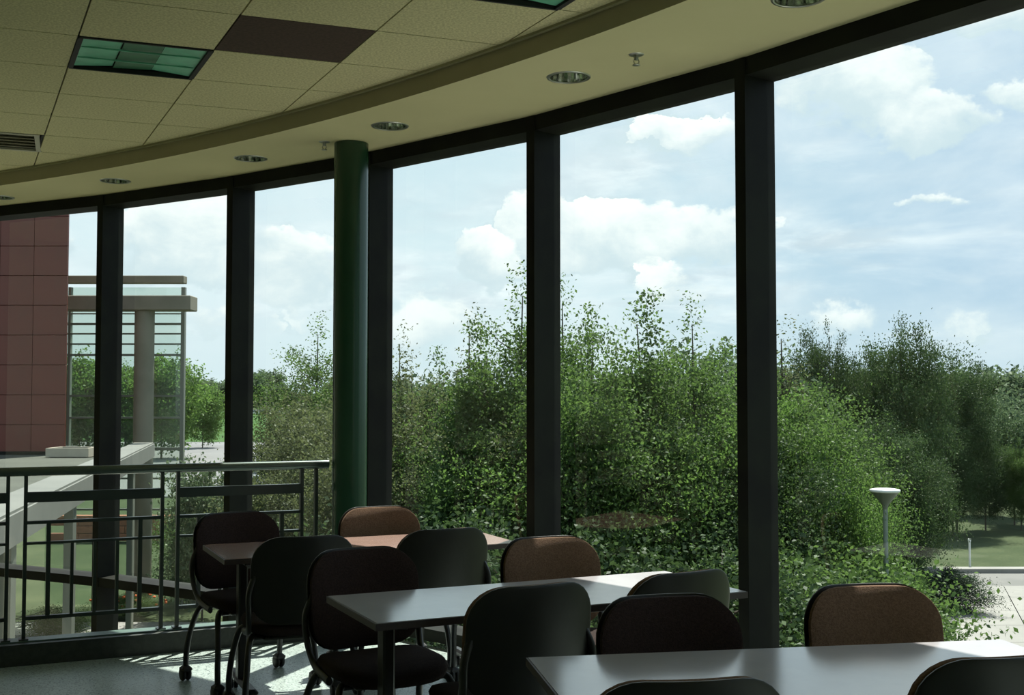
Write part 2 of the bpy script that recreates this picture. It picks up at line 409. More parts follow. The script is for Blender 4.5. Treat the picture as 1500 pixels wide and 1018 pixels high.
# soffit ring with round holes for the downlights, bulkhead step, tile ceiling
SC, SR = Vector((-11.0925, -4.0016)), 14.572
def arc(r, a): return (SC.x + r * math.cos(a), SC.y + r * math.sin(a))
A0, A1 = R(77), R(-2)
NA = 72
inner = [arc(SR, A0 + (A1 - A0) * i / NA) for i in range(NA + 1)]
DOWN = [(.280, 5.678), (-.713, 6.716), (-1.735, 7.642), (-2.908, 8.449), (1.136, 4.535), (-4.063, 9.151), (1.90, 3.25), (2.52, 1.85)]
outer = [VO[i] for i in range(0, len(V))] 
loop = inner + outer[::-1]
pts = [Vector(p) for p in loop]; faces = [list(range(len(pts)))]
RD = .098
holes = []
for dx, dy in DOWN:
    h0 = len(pts); pts += [Vector((dx + RD * math.cos(2 * math.pi * k / 28), dy + RD * math.sin(2 * math.pi * k / 28))) for k in range(28)]
    holes.append(list(range(h0, h0 + 28))[::-1])
ov, oe, of, *_ = delaunay_2d_cdt(pts, [(i, (i + 1) % len(loop)) for i in range(len(loop))] + [(h[k], h[(k + 1) % 28]) for h in holes for k in range(28)], [], 0, 1e-5)
def inside(p, L):
    c = False; j = len(L) - 1
    for i in range(len(L)):
        if (L[i][1] > p.y) != (L[j][1] > p.y) and p.x < (L[j][0] - L[i][0]) * (p.y - L[i][1]) / (L[j][1] - L[i][1]) + L[i][0]: c = not c
        j = i
    return c
keep = []
for f in of:
    c = sum((ov[i] for i in f), Vector((0, 0))) / len(f)
    if inside(c, loop) and all((c - Vector(d)).length > RD * .985 for d in DOWN): keep.append(tuple(f))
s = MB(); s.add([(p.x, p.y, SOF) for p in ov], keep)
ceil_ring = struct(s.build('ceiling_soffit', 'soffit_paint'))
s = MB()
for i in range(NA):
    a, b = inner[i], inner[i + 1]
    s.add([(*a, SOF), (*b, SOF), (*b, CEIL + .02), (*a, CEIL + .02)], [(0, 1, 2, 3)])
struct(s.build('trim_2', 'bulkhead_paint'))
s = MB()                                      # small bead where the tiles meet the step
in2 = [arc(SR - .022, A0 + (A1 - A0) * i / NA) for i in range(NA + 1)]
for i in range(NA):
    s.prism([inner[i], inner[i + 1], in2[i + 1], in2[i]], CEIL - .012, CEIL)
struct(s.build('trim_3', 'ceiling_grid'))

# tile ceiling
G0 = Vector((-1.4473, 5.5746)); E1 = Vector((.5764, .2209)); E2 = Vector((-.24757, .51624))
cl = MB(); cl.prism([(-7.0, -4.5), (3.3, -4.5)] + [arc(SR + .3, R(a)) for a in range(0, 74, 4)] + [(-7.0, 10.3)], CEIL + .06, CEIL + .08)
ceiling = struct(cl.build('ceiling', 'plenum'))
gap = .008
def cell(i, j):
    p = [G0 + E1 * (i + a) + E2 * (j + b) for a, b in ((0, 0), (1, 0), (1, 1), (0, 1))]
    c = sum(p, Vector((0, 0))) / 4
    return p, c
def mk_tile(name, m, th=.016, z=0):
    h1 = E1 * .5; h2 = E2 * .5; k1 = 1 - gap / E1.length; k2 = 1 - gap / E2.length
    s = MB(); P = [-h1 * k1 - h2 * k2, h1 * k1 - h2 * k2, h1 * k1 + h2 * k2, -h1 * k1 + h2 * k2]
    s.prism([(p.x, p.y) for p in P], z, z + th); me = bpy.data.meshes.new(name); me.from_pydata(s.v, [], s.f); me.materials.append(MATS[m]); return me
tile_me = mk_tile('ceiling_tile', 'ceiling_tile'); brown_me = mk_tile('ceiling_tile', 'brown_tile')
SPECIAL = {(-1, 0): 'light', (1, -3): 'light', (-2, 4): 'vent'}
def in_tiles(c): return (c - SC).length < SR + .45 and -7.2 < c.x < 4.1 and c.y > -4.6
tiles = []
for i in range(-16, 16):
    for j in range(-24, 12):
        p, c = cell(i, j)
        if not in_tiles(c) or (i, j) in SPECIAL: continue
        near = c.y > 3.2 and c.x > -5.2
        tiles.append((near, i, j, c))
far = MB()
for near, i, j, c in tiles:
    if near:
        o = link('ceiling_tile', brown_me if (i, j) == (0, -1) else tile_me, ceiling, (c.x, c.y, CEIL))
        if (i, j) == (0, -1): o['label'] = 'dark brown ceiling tile'
    else:
        vs = [v for v in tile_me.vertices]; o_ = [(v.co.x + c.x, v.co.y + c.y, v.co.z + CEIL) for v in vs]
        far.add(o_, [tuple(pp.vertices) for pp in tile_me.polygons])
o = far.build('ceiling_tile', 'ceiling_tile', ceiling); o['kind'] = 'stuff'
def clipped(p, d):                            # the stretch of a line inside the room
    ok = [k / 20 for k in range(-240, 241) if in_tiles(p + d * (k / 20)) and (p + d * (k / 20) - SC).length < SR + .3]
    return (p + d * min(ok), p + d * max(ok)) if len(ok) > 4 else None
for j in range(-14, 12):                      # tee runners seen in the joints
    q = clipped(G0 + E2 * j, E1)
    if not q: continue
    p0, p1 = q; c = (p0 + p1) / 2; d = p1 - p0
    s = MB(); s.box((c.x, c.y, CEIL + .012), (d.length, .02, .006), math.atan2(d.y, d.x)); s.build('grid_runner', 'dark', ceiling)
for i in range(-8, 8):
    q = clipped(G0 + E1 * i, E2)
    if not q: continue
    p0, p1 = q; c = (p0 + p1) / 2; d = p1 - p0
    s = MB(); s.box((c.x, c.y, CEIL + .019), (d.length, .02, .006), math.atan2(d.y, d.x)); s.build('grid_runner', 'dark', ceiling)

# recessed square fixtures with green lens panels
def fixture(i, j, label):
    p, c = cell(i, j); root = thing('ceiling_light', label, 'ceiling light', (c.x, c.y, CEIL), 0, 'square recessed ceiling lights')
    rot = math.atan2(E1.y, E1.x); h1 = E1 * .5; h2 = E2 * .5
    fr = MB()
    for sg in (-1, 1):
        q = h2 * sg * .975; fr.box((q.x, q.y, .004), (E1.length * .985, .014, .022), rot)
        q = h1 * sg * .965; fr.box((q.x, q.y, .006), (.024, E2.length * .94, .026), math.atan2(E2.y, E2.x) - math.pi / 2)
    fr.build('frame', 'dark', root)
    ln = MB()
    for k in (-1, 0, 1):
        a0 = h1 * (k * .62 - .305); a1 = h1 * (k * .62 + .305); s = MB()
        b0, b1 = -h2 * .92, h2 * .92
        z0, z1 = (.012, .02) if k == 0 else ((.006, .022) if k < 0 else (.022, .006))
        P = [a0 + b0, a1 + b0, a1 + b1, a0 + b1]
        s.add([(P[0].x, P[0].y, z0), (P[1].x, P[1].y, z1), (P[2].x, P[2].y, z1), (P[3].x, P[3].y, z0)], [(0, 3, 2, 1)])
        s.build('lens_panel', 'lens_dark' if k == 0 else 'lens_bright', root)
    for k in (-.33, .33):
        q = h2 * k; s = MB(); s.box((q.x, q.y, .006), (E1.length * .9, .006, .008), rot); s.build('louvre_blade', 'lens_bright', root)
    s = MB(); s.box((0, 0, .035), (E1.length * .9, E2.length * .85, .01), rot); s.build('housing', 'dark', root)
    return root
fixture(-1, 0, 'square green-lensed ceiling light left of the dark brown tile')
fixture(1, -3, 'green-lensed ceiling light cut by the top edge of the photo')
p, c = cell(-2, 4)
root = thing('air_vent', 'grey slotted air vent in the tile ceiling at far left', 'vent', (c.x, c.y, CEIL), math.atan2(E1.y, E1.x))
s = MB(); L1, L2 = E1.length * .98, E2.length * .98
for sg in (-1, 1): s.box((0, sg * L2 * .47, .004), (L1, .03, .014)); s.box((sg * L1 * .47, 0, .004), (.03, L2 * .88, .014))
s.build('frame', 'vent_metal', root)
s = MB(); s.box((0, 0, .05), (L1 * .9, L2 * .9, .01)); s.build('backing', 'dark', root)
for k in range(5):
    s = MB(); s.box((0, (k - 2) * .095, .018), (L1 * .88, .055, .005), rot=Matrix.Rotation(R(35), 3, 'X')); s.build('slat', 'vent_metal', root)

# downlights and sprinklers
dl = ['recessed chrome downlight between the tall fins, above the right window bay', 'recessed chrome downlight just right of the green column',
      'recessed chrome downlight left of the green column', 'recessed chrome downlight above the second fin from the left',
      'chrome downlight cut by the top edge of the photo', 'chrome downlight at the far left edge of the soffit',
      'chrome downlight in the soffit right of the frame', 'chrome downlight in the soffit far right of the frame']
dl[0] = 'largest chrome downlight wholly in view, above the fourth pane'
for (dx, dy), lab in zip(DOWN, dl):
    root = thing('downlight', lab, 'ceiling light', (dx, dy, SOF), 0, 'round downlights in the soffit')
    s = MB(); s.lathe([(RD - .004, 0), (RD - .006, -.004), (RD + .010, -.004), (RD + .012, 0)], seg=32, cap=False); s.build('trim_ring', 'steel', root)
    s = MB(); seg = 36; P = []; fs = []
    prof = [(RD, 0), (RD * .97, .03), (RD * .88, .07), (RD * .7, .11), (RD * .42, .13)]
    for k, (r, z) in enumerate(prof):
        for i in range(seg):
            a = 2 * math.pi * i / seg; q = r * (1 - (.035 if i % 2 else 0)); P.append((q * math.cos(a), q * math.sin(a), z))
    for k in range(len(prof) - 1):
        for i in range(seg):
            jn = (i + 1) % seg; fs.append((k * seg + jn, k * seg + i, (k + 1) * seg + i, (k + 1) * seg + jn))
    s.add(P, fs); s.build('reflector', 'chrome', root)
    s = MB(); s.lathe([(.0, .085), (.028, .09), (.035, .11), (.04, .135)], seg=16, cap=False); s.build('bulb', 'steel', root)
for (dx, dy), lab in zip([(.574, 5.299), (-1.165, 7.144)], ['ceiling sprinkler head right of the largest downlight', 'ceiling sprinkler head just left of the green column']):
    root = thing('sprinkler', lab, 'sprinkler', (dx, dy, SOF), 0, 'sprinkler heads in the soffit')
    s = MB(); s.lathe([(.001, -.004), (.030, -.004), (.036, 0)], seg=20); s.build('escutcheon', 'steel', root)
    s = MB(); s.lathe([(.011, 0), (.011, -.022), (.007, -.026)], seg=12); s.build('body', 'steel', root)
    s = MB()
    for sg in (-1, 1): s.tube([(sg * .009, 0, -.022), (sg * .013, 0, -.034), (sg * .004, 0, -.046)], .0025, 6)
    s.build('yoke', 'steel', root)
    s = MB(); s.lathe([(.001, -.046), (.018, -.047), (.018, -.050), (.001, -.050)], seg=16); s.build('deflector', 'steel', root)

# round column
CX, CY, CR = -1.003, 7.19, .106
root = thing('column', 'round dark green painted steel column in front of the windows', 'column', (CX, CY, 0))
s = MB(); s.lathe([(CR, .0), (CR, SOF - .002)], seg=48); s.build('shaft', 'column_paint', root)
s = MB(); s.lathe([(CR + .015, 0), (CR + .015, .03), (CR + .002, .032)], seg=48); s.build('base_ring', 'column_paint', root)

# ------------------------------------------------------------------ railing
RA = R(24.5)
rroot = thing('railing', 'dark green steel guard railing with thick tube handrail beside the glass', 'railing', (-2.882, 6.556, .126), RA)
def rx(px):                                   # distance along the railing for a column of the photo
    u = (px - 750) / F; t = (math.cos(RA), math.sin(RA))
    # X = u*Y approx (near level view): -2.882+t0*s = u*(6.556+t1*s)
    return (u * 6.556 + 2.882) / (t[0] - u * t[1])
ZB = .126
def rz_(z): return z - ZB
s = MB(); s.tube([(-4.4, 0, rz_(1.07)), (rx(482), 0, rz_(1.07))], .027, 14); s.build('handrail', 'rail_tube', rroot)
posts = [-4.0, -3.87, -2.2, -2.07, rx(15), rx(41), rx(240), rx(263), rx(443), rx(464)]
for k, x in enumerate(posts):
    s = MB(); s.box((x, 0, (rz_(1.045)) / 2), (.020, .035, rz_(1.045))); s.box((x, 0, .004), (.05, .07, .008)); s.build('post', 'rail_metal', rroot)
def panel(x0, x1):
    w = x1 - x0; g = .010; xs = [x0 + w * q for q in (.165, .335, .5, .665, .835)]; m = (x0 + x1) / 2
    def bar(z, t, d=.03):
        s = MB(); s.box((m, 0, rz_(z)), (w - g, d, t)); s.build('rail_bar', 'rail_metal', rroot)
    bar(.925, .058, .03); bar(.782, .018); bar(.665, .014); bar(.245, .020)
    for k, x in enumerate(xs):
        zt = .774 if k in (0, 4) else .658
        s = MB(); s.box((x, 0, rz_((zt + .255) / 2)), (.024 if k in (0, 4) else .018, .022, zt - .255)); s.build('baluster', 'rail_metal', rroot)
panel(rx(41), rx(240)); panel(rx(263), rx(443)); panel(-2.07, rx(15)); panel(-3.87, -2.2)

# ------------------------------------------------------------------ tables
def table(loc, rz, label, top='laminate', W_=1.53, D_=.60):
    root = thing('flip_top_table', label, 'table', (*loc, 0), rz, 'long narrow training tables')
    s = MB(); s.box((0, 0, .722), (W_ - .012, D_ - .012, .022)); s.build('tabletop', top, root)
    s = MB()
    for sg in (-1, 1): s.box((0, sg * (D_ / 2 - .003), .719), (W_, .006, .024)); s.box((sg * (W_ / 2 - .003), 0, .719), (.006, D_ - .012, .024))
    s.build('edge_band', 'edge_band', root)
    s = MB(); s.box((0, .03, .67), (W_ - .32, .045, .06), bev=.006); s.build('crossbar', 'black_metal', root)
    for sg in (-1, 1):
        x = sg * (W_ / 2 - .15)
        s = MB(); s.box((x, .03, .39), (.045, .075, .60), bev=.012); s.build('leg', 'black_metal', root)
        s = MB(); s.box((x, .02, .69), (.05, .36, .035), bev=.008); s.build('top_bracket', 'black_metal', root)
        ft = MB(); ft.box((x, 0, .085), (.05, D_ - .08, .035), bev=.012); ft = ft.build('foot', 'black_metal', root)
        for sy in (-1, 1):
            y = sy * (D_ / 2 - .07); s = MB(); s.box((x, y, .07), (.03, .035, .03))
            rot = Matrix.Rotation(R(90), 3, 'Y')
            for q in (-.012, .012): s.lathe([(.001, -.008), (.026, -.008), (.029, 0), (.026, .008), (.001, .008)], (x + q, y, .029), 14, rot)
            s.build('caster', 'rubber', ft)
    return root
table((-.776, 6.07), R(24.3), 'farthest narrow table, top reddened by reflection, ending at the green column', 'laminate_red_reflection')
table((.107, 4.545), R(25), 'middle narrow table with grey laminate top, fully crossing the centre')
table((.845, 3.28), R(9.6), 'nearest narrow table with grey top at the bottom right')

# ------------------------------------------------------------------ chairs
def back_panel(w, h, r, th, curve, lean, z0, y0, bulge, nx=20, nz=18, grow=0):
    """closed rounded-rectangle pad; wraps round the sitter (towards +y) and leans back"""
    rows = []
    zs = [(.5 - .5 * math.cos(math.pi * k / nz)) for k in range(nz + 1)]
    def hw(v):
        d = min(v, 1 - v) * h
        return w / 2 - (0 if d >= r else r - math.sqrt(max(r * r - (r - d) ** 2, 0)) * 1.0)
    F_, B_ = [], []
    for v in zs:
        z = v * h; half = max(hw(v), .02)
        for i in range(nx + 1):
            sx = math.sin((i / nx - .5) * math.pi); x = sx * half
            y = curve * (x / (w / 2)) ** 2 + lean * (z / h) ** 1.0 + y0
            e = max(0, (1 - abs(sx) ** 5)) * max(0, 1 - abs(2 * v - 1) ** 5)
            F_.append((x, y + th * .35 + bulge * e + 0 * v, z0 + z)); B_.append((x, y - th * .5 * (.3 + .7 * e ** .5), z0 + z))
    m = nx + 1; P = F_ + B_; o = len(F_); fs = []
    for a in range(nz):
        for i in range(nx):
            q = (a * m + i, a * m + i + 1, (a + 1) * m + i + 1, (a + 1) * m + i); fs.append(q[::-1]); fs.append(tuple(k + o for k in q))
    loop_ = [i for i in range(m)] + [a * m + nx for a in range(1, nz + 1)] + [nz * m + i for i in range(nx - 1, -1, -1)] + [a * m for a in range(nz - 1, 0, -1)]
    for k in range(len(loop_)):
        a, b = loop_[k], loop_[(k + 1) % len(loop_)]; fs.append((a, b, b + o, a + o))
    s = MB(); s.add(P, fs, True); return s
def seat_pad(w, d, z, th):
    P = []; fs = []; nr = 5; seg = 36
    for k in range(2):
        pass
    prof = [(0, th), (.5, th * 1.0), (.82, th * .98), (.95, th * .86), (1.0, th * .5), (.97, th * .12), (.85, 0), (0, 0)]
    for q, zz_ in prof:
        for i in range(seg):
            a = 2 * math.pi * i / seg; ca, sa = math.cos(a), math.sin(a); e = 2 / 3.6
            x = math.copysign(abs(ca) ** e, ca) * w / 2 * q; y = math.copysign(abs(sa) ** e, sa) * d / 2 * q
            dip = -.022 * max(0, (y / (d / 2)) - .55) * 2 + .012 * (abs(x) / (w / 2)) ** 2
            P.append((x, y, z + zz_ + dip))
    for k in range(len(prof) - 1):
        for i in range(seg):
            j = (i + 1) % seg; fs.append((k * seg + j, k * seg + i, (k + 1) * seg + i, (k + 1) * seg + j))
    s = MB(); s.add(P, fs, True); return s
def make_chair():
    root = thing('stacking_chair', '', 'chair')
    back_panel(.466, .39, .122, .034, .055, -.050, .474, -.213, .022).build('backrest', 'brown_fabric', root)
    back_panel(.478, .40, .125, .012, .055, -.052, .468, -.238, 0).build('back_shell', 'black_plastic', root)
    seat_pad(.47, .45, .408, .060).build('seat', 'black_fabric', root)
    s = MB(); s.box((0, 0, .400), (.34, .33, .020), bev=.008); s.build('seat_pan', 'black_plastic', root)
    for sg in (-1, 1):
        s = MB(); s.tube([(sg * .215, -.205, .70), (sg * .245, -.215, .62), (sg * .243, -.20, .52), (sg * .232, -.13, .435), (sg * .225, .02, .405)], .013, 8, 5, flat=1.5)
        s.build('back_support', 'black_metal', root)
        for fr in (-1, 1):
            y0, y1 = fr * .13, fr * .235
            lg = MB(); lg.tube([(sg * .17, y0 * .7, .405), (sg * .225, y0 * 1.05, .395), (sg * .25, y1 * .88, .27), (sg * .262, y1, .15), (sg * .262, y1 * 1.02, .07)], .0150, 8, 4)
            lg = lg.build('leg', 'black_metal', root)
            s = MB(); s.box((sg * .262, y1 * 1.03, .062), (.054, .064, .034), bev=.012)
            rot = Matrix.Rotation(R(90), 3, 'Y')
            for q in (-.014, .014): s.lathe([(.001, -.009), (.030, -.011), (.036, -.003), (.036, .003), (.030, .011), (.001, .011)], (sg * .262 + q, y1 * 1.03 - .008, .036), 16, rot)
            s.build('caster', 'rubber', lg)
    s = MB(); s.tube([(-.225, -.12, .398), (.225, -.12, .398)], .011, 8); s.tube([(-.225, .12, .398), (.225, .12, .398)], .011, 8); s.build('seat_frame', 'black_metal', root)
    return root
TA = 24.5                                     # heading of the tables
# x, y of the backrest, facing (degrees clockwise from looking towards the camera = 180), label
CH = [
    (-1.52, 6.36, 146, 'chair facing the camera at the left end behind the farthest table'),
    (-.93, 5.28, -22, 'leftmost black-backed chair, seen from behind, at the near side of the farthest table'),
    (-.64, 4.87, 152, 'shadowed dark brown chair behind the left end of the middle table'),
    (-.31, 5.58, -27, 'black-backed chair with shiny top rim, in front of the farthest table right of centre'),
    (-.775, 6.68, 157, 'brown upholstered chair beyond the farthest table, standing right before the green column'),
    (.148, 5.25, 157, 'brown upholstered chair beyond the middle table, sunlit on one half'),
    (.085, 3.93, -27, 'large black-backed chair from behind, covering the front of the middle table'),
    (.640, 4.22, -32, 'black-backed chair turned aside at the right end of the middle table'),
    (.478, 3.72, 166, 'dark brown chair in shadow behind the left part of the nearest table'),
    (1.183, 3.93, 170, 'brown upholstered chair in front of the foliage, behind the nearest table'),
    (.405, 2.62, -9, 'chair back of which only the top shows at the bottom edge centre'),
    (1.215, 2.85, -12, 'chair back cut by the bottom right corner of the photo'),
]
proto = None; chairs = []
for k, (x, y, a, lab) in enumerate(CH):
    c = make_chair() if proto is None else copy_tree(proto)
    if proto is None: proto = c
    c['label'] = lab; c['group'] = 'wheeled chairs at the tables'
    th_ = -R(a); off = Vector((0, -.27)); off.rotate(Matrix.Rotation(th_, 2))
    chairs.append(c)
    c.location = (x - off.x, y - off.y, 0); c.rotation_euler.z = th_

for k in (0, 2, 8):                           # same cloth, the shade on these three put into a darker colour
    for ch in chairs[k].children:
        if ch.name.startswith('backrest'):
            ch.data = ch.data.copy(); ch.data.materials[0] = MATS['brown_fabric_shaded']

# ------------------------------------------------------------------ outdoors: ground
def gx(px, D): return (px - 750) / F * D
def gz(py, D): return EYE + (580 - py) / F * D
s = MB(); s.add([(-700, -60, GROUND - .05), (700, -60, GROUND - .05), (700, 900, GROUND - .05), (-700, 900, GROUND - .05)], [(0, 1, 2, 3)]); struct(s.build('ground_lawn', 'grass'))
def slab(name, pts, z0, z1, m, kind='structure'):
    s = MB(); s.prism(pts, z0, z1); o = s.build(name, m); o['kind'] = kind; return o
def gd(py): return 5.7 * F / (py - 580)       # distance of a ground point at a row
slab('far_lawn', [(-160, 145), (20, 145), (60, 420), (-220, 420)], GROUND - .04, GROUND - .01, 'far_grass')
slab('parking_lot', [(-70, 66), (-4, 66), (-6, 144), (-90, 144)], GROUND - .04, GROUND + .01, 'asphalt')
# left pavement strip made of slabs
pav = struct(link('pavement_left', None))
for k in range(9):
    x0 = -13.2 + k * 1.55; s = MB(); s.prism([(x0, 26.2), (x0 + 1.53, 26.2), (x0 + 1.53, 29.4), (x0, 29.4)], GROUND - .05, GROUND + .03); s.build('paving_slab', 'concrete_light', pav)
# unseen pale apron added round the foot of the glass wall to bounce light
apron = MB(); TC = (-10.382, -3.678)
P_ = [(TC[0] + rr * math.cos(R(a)), TC[1] + rr * math.sin(R(a))) for rr in (14.9, 19.3) for a in range(-6, 80, 4)]
nn = len(P_) // 2; apron.add([(x, y, GROUND + .02) for x, y in P_], [(i, nn + i, nn + i + 1, i + 1) for i in range(nn - 1)])
struct(apron.build('bounce_apron', 'bounce_paving'))
# right walk in slabs, kerb and road
pr = struct(link('pavement_right', None))
yy = 17.0
while yy < 33.5:
    def lx(y): return gx(1382, 27) + (y - 27) * .335
    for q in range(3):
        a0, a1 = q * 2.0, q * 2.0 + 1.975; s = MB(); y1 = yy + 1.975
        s.prism([(lx(yy) + a0, yy), (lx(yy) + a1, yy), (lx(y1) + a1, y1), (lx(y1) + a0, y1)], GROUND - .05, GROUND + .03); s.build('paving_slab', 'concrete_light', pr)
    yy += 2.0
slab('road', [(lx(33.4) - .5, 33.45), (40, 33.45), (44, 37.6), (lx(37.6) - .8, 37.6)], GROUND - .04, GROUND + .005, 'pavement')
slab('kerb', [(lx(37.6) - 1.0, 37.6), (44, 37.6), (44, 38.1), (lx(37.6) - 1.0, 38.1)], GROUND - .04, GROUND + .14, 'concrete_light')
# low brick wall behind the first trees
bw = struct(link('garden_wall', None)); x = -18.2
bk = None
while x < 1.2:
    for r in range(3):
        xo = x + (.6 if r % 2 else 0)
        if bk is None:
            s = MB(); s.box((.59, 0, .15), (1.18, .35, .28), bev=.015); o = s.build('brick_course_block', 'brick', bw, (xo, 46, GROUND + r * .3)); bk = o.data
        else: link('brick_course_block', bk, bw, (xo, 46, GROUND + r * .3))
    x += 1.2
s = MB(); s.box((-8.5, 46, GROUND + .95), (20.6, .45, .1)); s.build('coping', 'brick_light', bw)

# ------------------------------------------------------------------ left building, canopy roof and pavilion
def cx_(y, x0=-2.46): return x0 - .226 * y
root = thing('canopy_roof', 'low flat canopy roof with pale metal fascia running away from the glass wall', 'roof', (0, 0, 0))
y0, y1 = 10.9, 30.0
s = MB(); s.prism([(cx_(y0), y0), (cx_(y1), y1), (-26, y1), (-26, y0)], -.045, .09); s.build('roof_deck', 'roof_felt', root)
s = MB(); s.prism([(cx_(y0), y0), (cx_(y1), y1), (cx_(y1) - .50, y1), (cx_(y0) - .50, y0)], .10, .30); s.build('parapet_cap', 'fascia_metal', root)
s = MB(); s.prism([(cx_(y0) + .03, y0), (cx_(y1) + .03, y1), (cx_(y1), y1), (cx_(y0), y0)], -.06, .27); s.build('fascia', 'fascia_metal', root)
s = MB(); s.prism([(-26, 29.5), (-11.2, 29.5), (-11.2, 30), (-26, 30)], .09, .22); s.build('rear_kerb', 'fascia_metal', root)
for y in (12.4, 16.7, 21.0, 25.3):
    s = MB(); s.box((cx_(y) - .09, y, (GROUND - .06) / 2), (.13, .13, -.06 - GROUND)); s.build('post', 'mullion_pale', root)
root = thing('roof_skylight', 'small tan framed skylight kerb on the canopy roof beside the red wall', 'skylight', (-10.15, 27.0, .09))
for sg in (-1, 1):
    s = MB(); s.box((0, sg * .42, .12), (.98, .07, .2)); s.build('frame_side', 'frame_tan', root)
    s = MB(); s.box((sg * .455, 0, .12), (.07, .77, .2)); s.build('frame_side', 'frame_tan', root)
s = MB(); s.box((0, 0, .03), (.84, .77, .03)); s.build('glazing', 'car_glass', root)

RX, RY = -10.75, 28.0
root = thing('red_building', 'tall red panelled building volume at the left edge beyond the glass', 'building', (RX, RY, .09))
s = MB(); s.prism([(-.02, .03), (-4.2, 8), (-12, 8), (-12, .03)], 0, 7.9); s.build('wall', 'dark', root)
pm = None
for i in range(12):
    for j in range(11):
        if pm is None:
            s = MB(); s.box((-.41, 0, .34), (.812, .05, .675), bev=.006); o = s.build('cladding_panel', 'red_panel', root, (-.82 * i, 0, .72 * j)); pm = o.data
        else: link('cladding_panel', pm, root, (-.82 * i, 0, .72 * j))
s = MB(); s.box((-.41, 0, .36), (.812, .05, .715))
me = pm
for v in me.vertices: v.co.z *= 1.055
s = MB(); s.prism([(-.02, .03), (0.0, .03), (-4.18, 8), (-4.2, 8)], 0, 7.9); s.build('side_cladding', 'red_panel', root)
s = MB(); s.prism([(.05, -.05), (-4.1, 8.1), (-12.1, 8.1), (-12.1, -.05)], 7.9, 8.02); s.build('roof_edge', 'fascia_metal', root)
s = MB(); s.box((-6, -.06, .04), (12.1, .1, .08)); s.build('base_flashing', 'frame_paint', root)

root = thing('entrance_pavilion', 'glass and concrete entrance pavilion with round column right of the red wall', 'pavilion', (0, 0, 0))
s = MB(); s.lathe([(.26, GROUND), (.26, 3.80)], (gx(211, 31), 31, 0), 32); s.build('round_column', 'concrete_tan', root)
xr = gx(283, 31)
s = MB(); s.box(((xr - 12.25) / 2, 31, 3.97), (xr + 12.25, .7, .39), bev=.02); s.build('beam', 'concrete_tan', root)
xr2 = gx(270, 32)
s = MB(); s.box(((xr2 - 12.8) / 2, 32, gz(409.5, 32)), (xr2 + 12.8, .35, .21), bev=.015); s.build('upper_beam', 'concrete_tan', root)
for px in (102, 171, 268):
    X = gx(px, 32); s = MB(); s.box((X, 32, (4.5 + GROUND) / 2), (.10 if px == 268 else .07, .16, 4.5 - GROUND)); s.build('mullion', 'mullion_pale', root)
for py, t in ((459.5, .03), (474.5, .06), (489, .04), (504, .04), (520, .06), (580, .06), (612, .05), (657, .08), (700, .05), (745, .05)):
    s = MB(); s.box(((xr2 - 12.8) / 2, 31.98, gz(py, 32)), (xr2 + 12.8 - .06, .10, t)); s.build('glazing_bar', 'mullion_pale', root)
for a, b in ((-12.8, gx(102, 32)), (gx(102, 32), gx(171, 32)), (gx(171, 32), gx(268, 32))):
    s = MB(); s.add([(a, 32, GROUND), (b, 32, GROUND), (b, 32, 4.5), (a, 32, 4.5)], [(0, 1, 2, 3)]); s.build('glass_pane', 'pavilion_glass', root)

# ------------------------------------------------------------------ lamps, posts, cars
def lamp(px, ytop, D, label):
    X = gx(px, D); zt = gz(ytop, D) - GROUND; root = thing('path_lamp', label, 'lamp', (X, D, GROUND - .02))
    s = MB(); s.lathe([(.06, 0), (.05, .3), (.038, .32), (.035, zt - .25)], seg=16); s.build('pole', 'lamp_metal', root)
    s = MB(); s.lathe([(.035, zt - .30), (.045, zt - .24), (.075, zt - .2), (.19, zt - .06), (.2, zt - .05)], seg=28); s.build('cone_shade', 'mullion_pale', root)
    s = MB(); s.lathe([(.20, zt - .05), (.215, zt - .04), (.215, zt - .012), (.15, zt), (.001, zt + .005)], seg=28); s.build('lid', 'white_paint', root)
lamp(1294, 713, 17, 'path lamp with white disc head among the bushes on the right')
def sign_post(px, y0, y1, label, m='white_paint'):
    D = gd(y1); X = gx(px, D); h = (y1 - y0) / F * D; root = thing('marker_post', label, 'post', (X, D, GROUND - .02))
    s = MB(); s.lathe([(.035, 0), (.035, h)], seg=10); s.build('shaft', m, root)
    s = MB(); s.box((0, 0, h + .03), (.09, .05, .1), bev=.01); s.build('cap', m, root)
sign_post(1416, 790, 832, 'thin white post standing by the kerb on the right')
sign_post(1373, 872, 893, 'short blue-grey post at the edge of the right walk', 'car_silver')

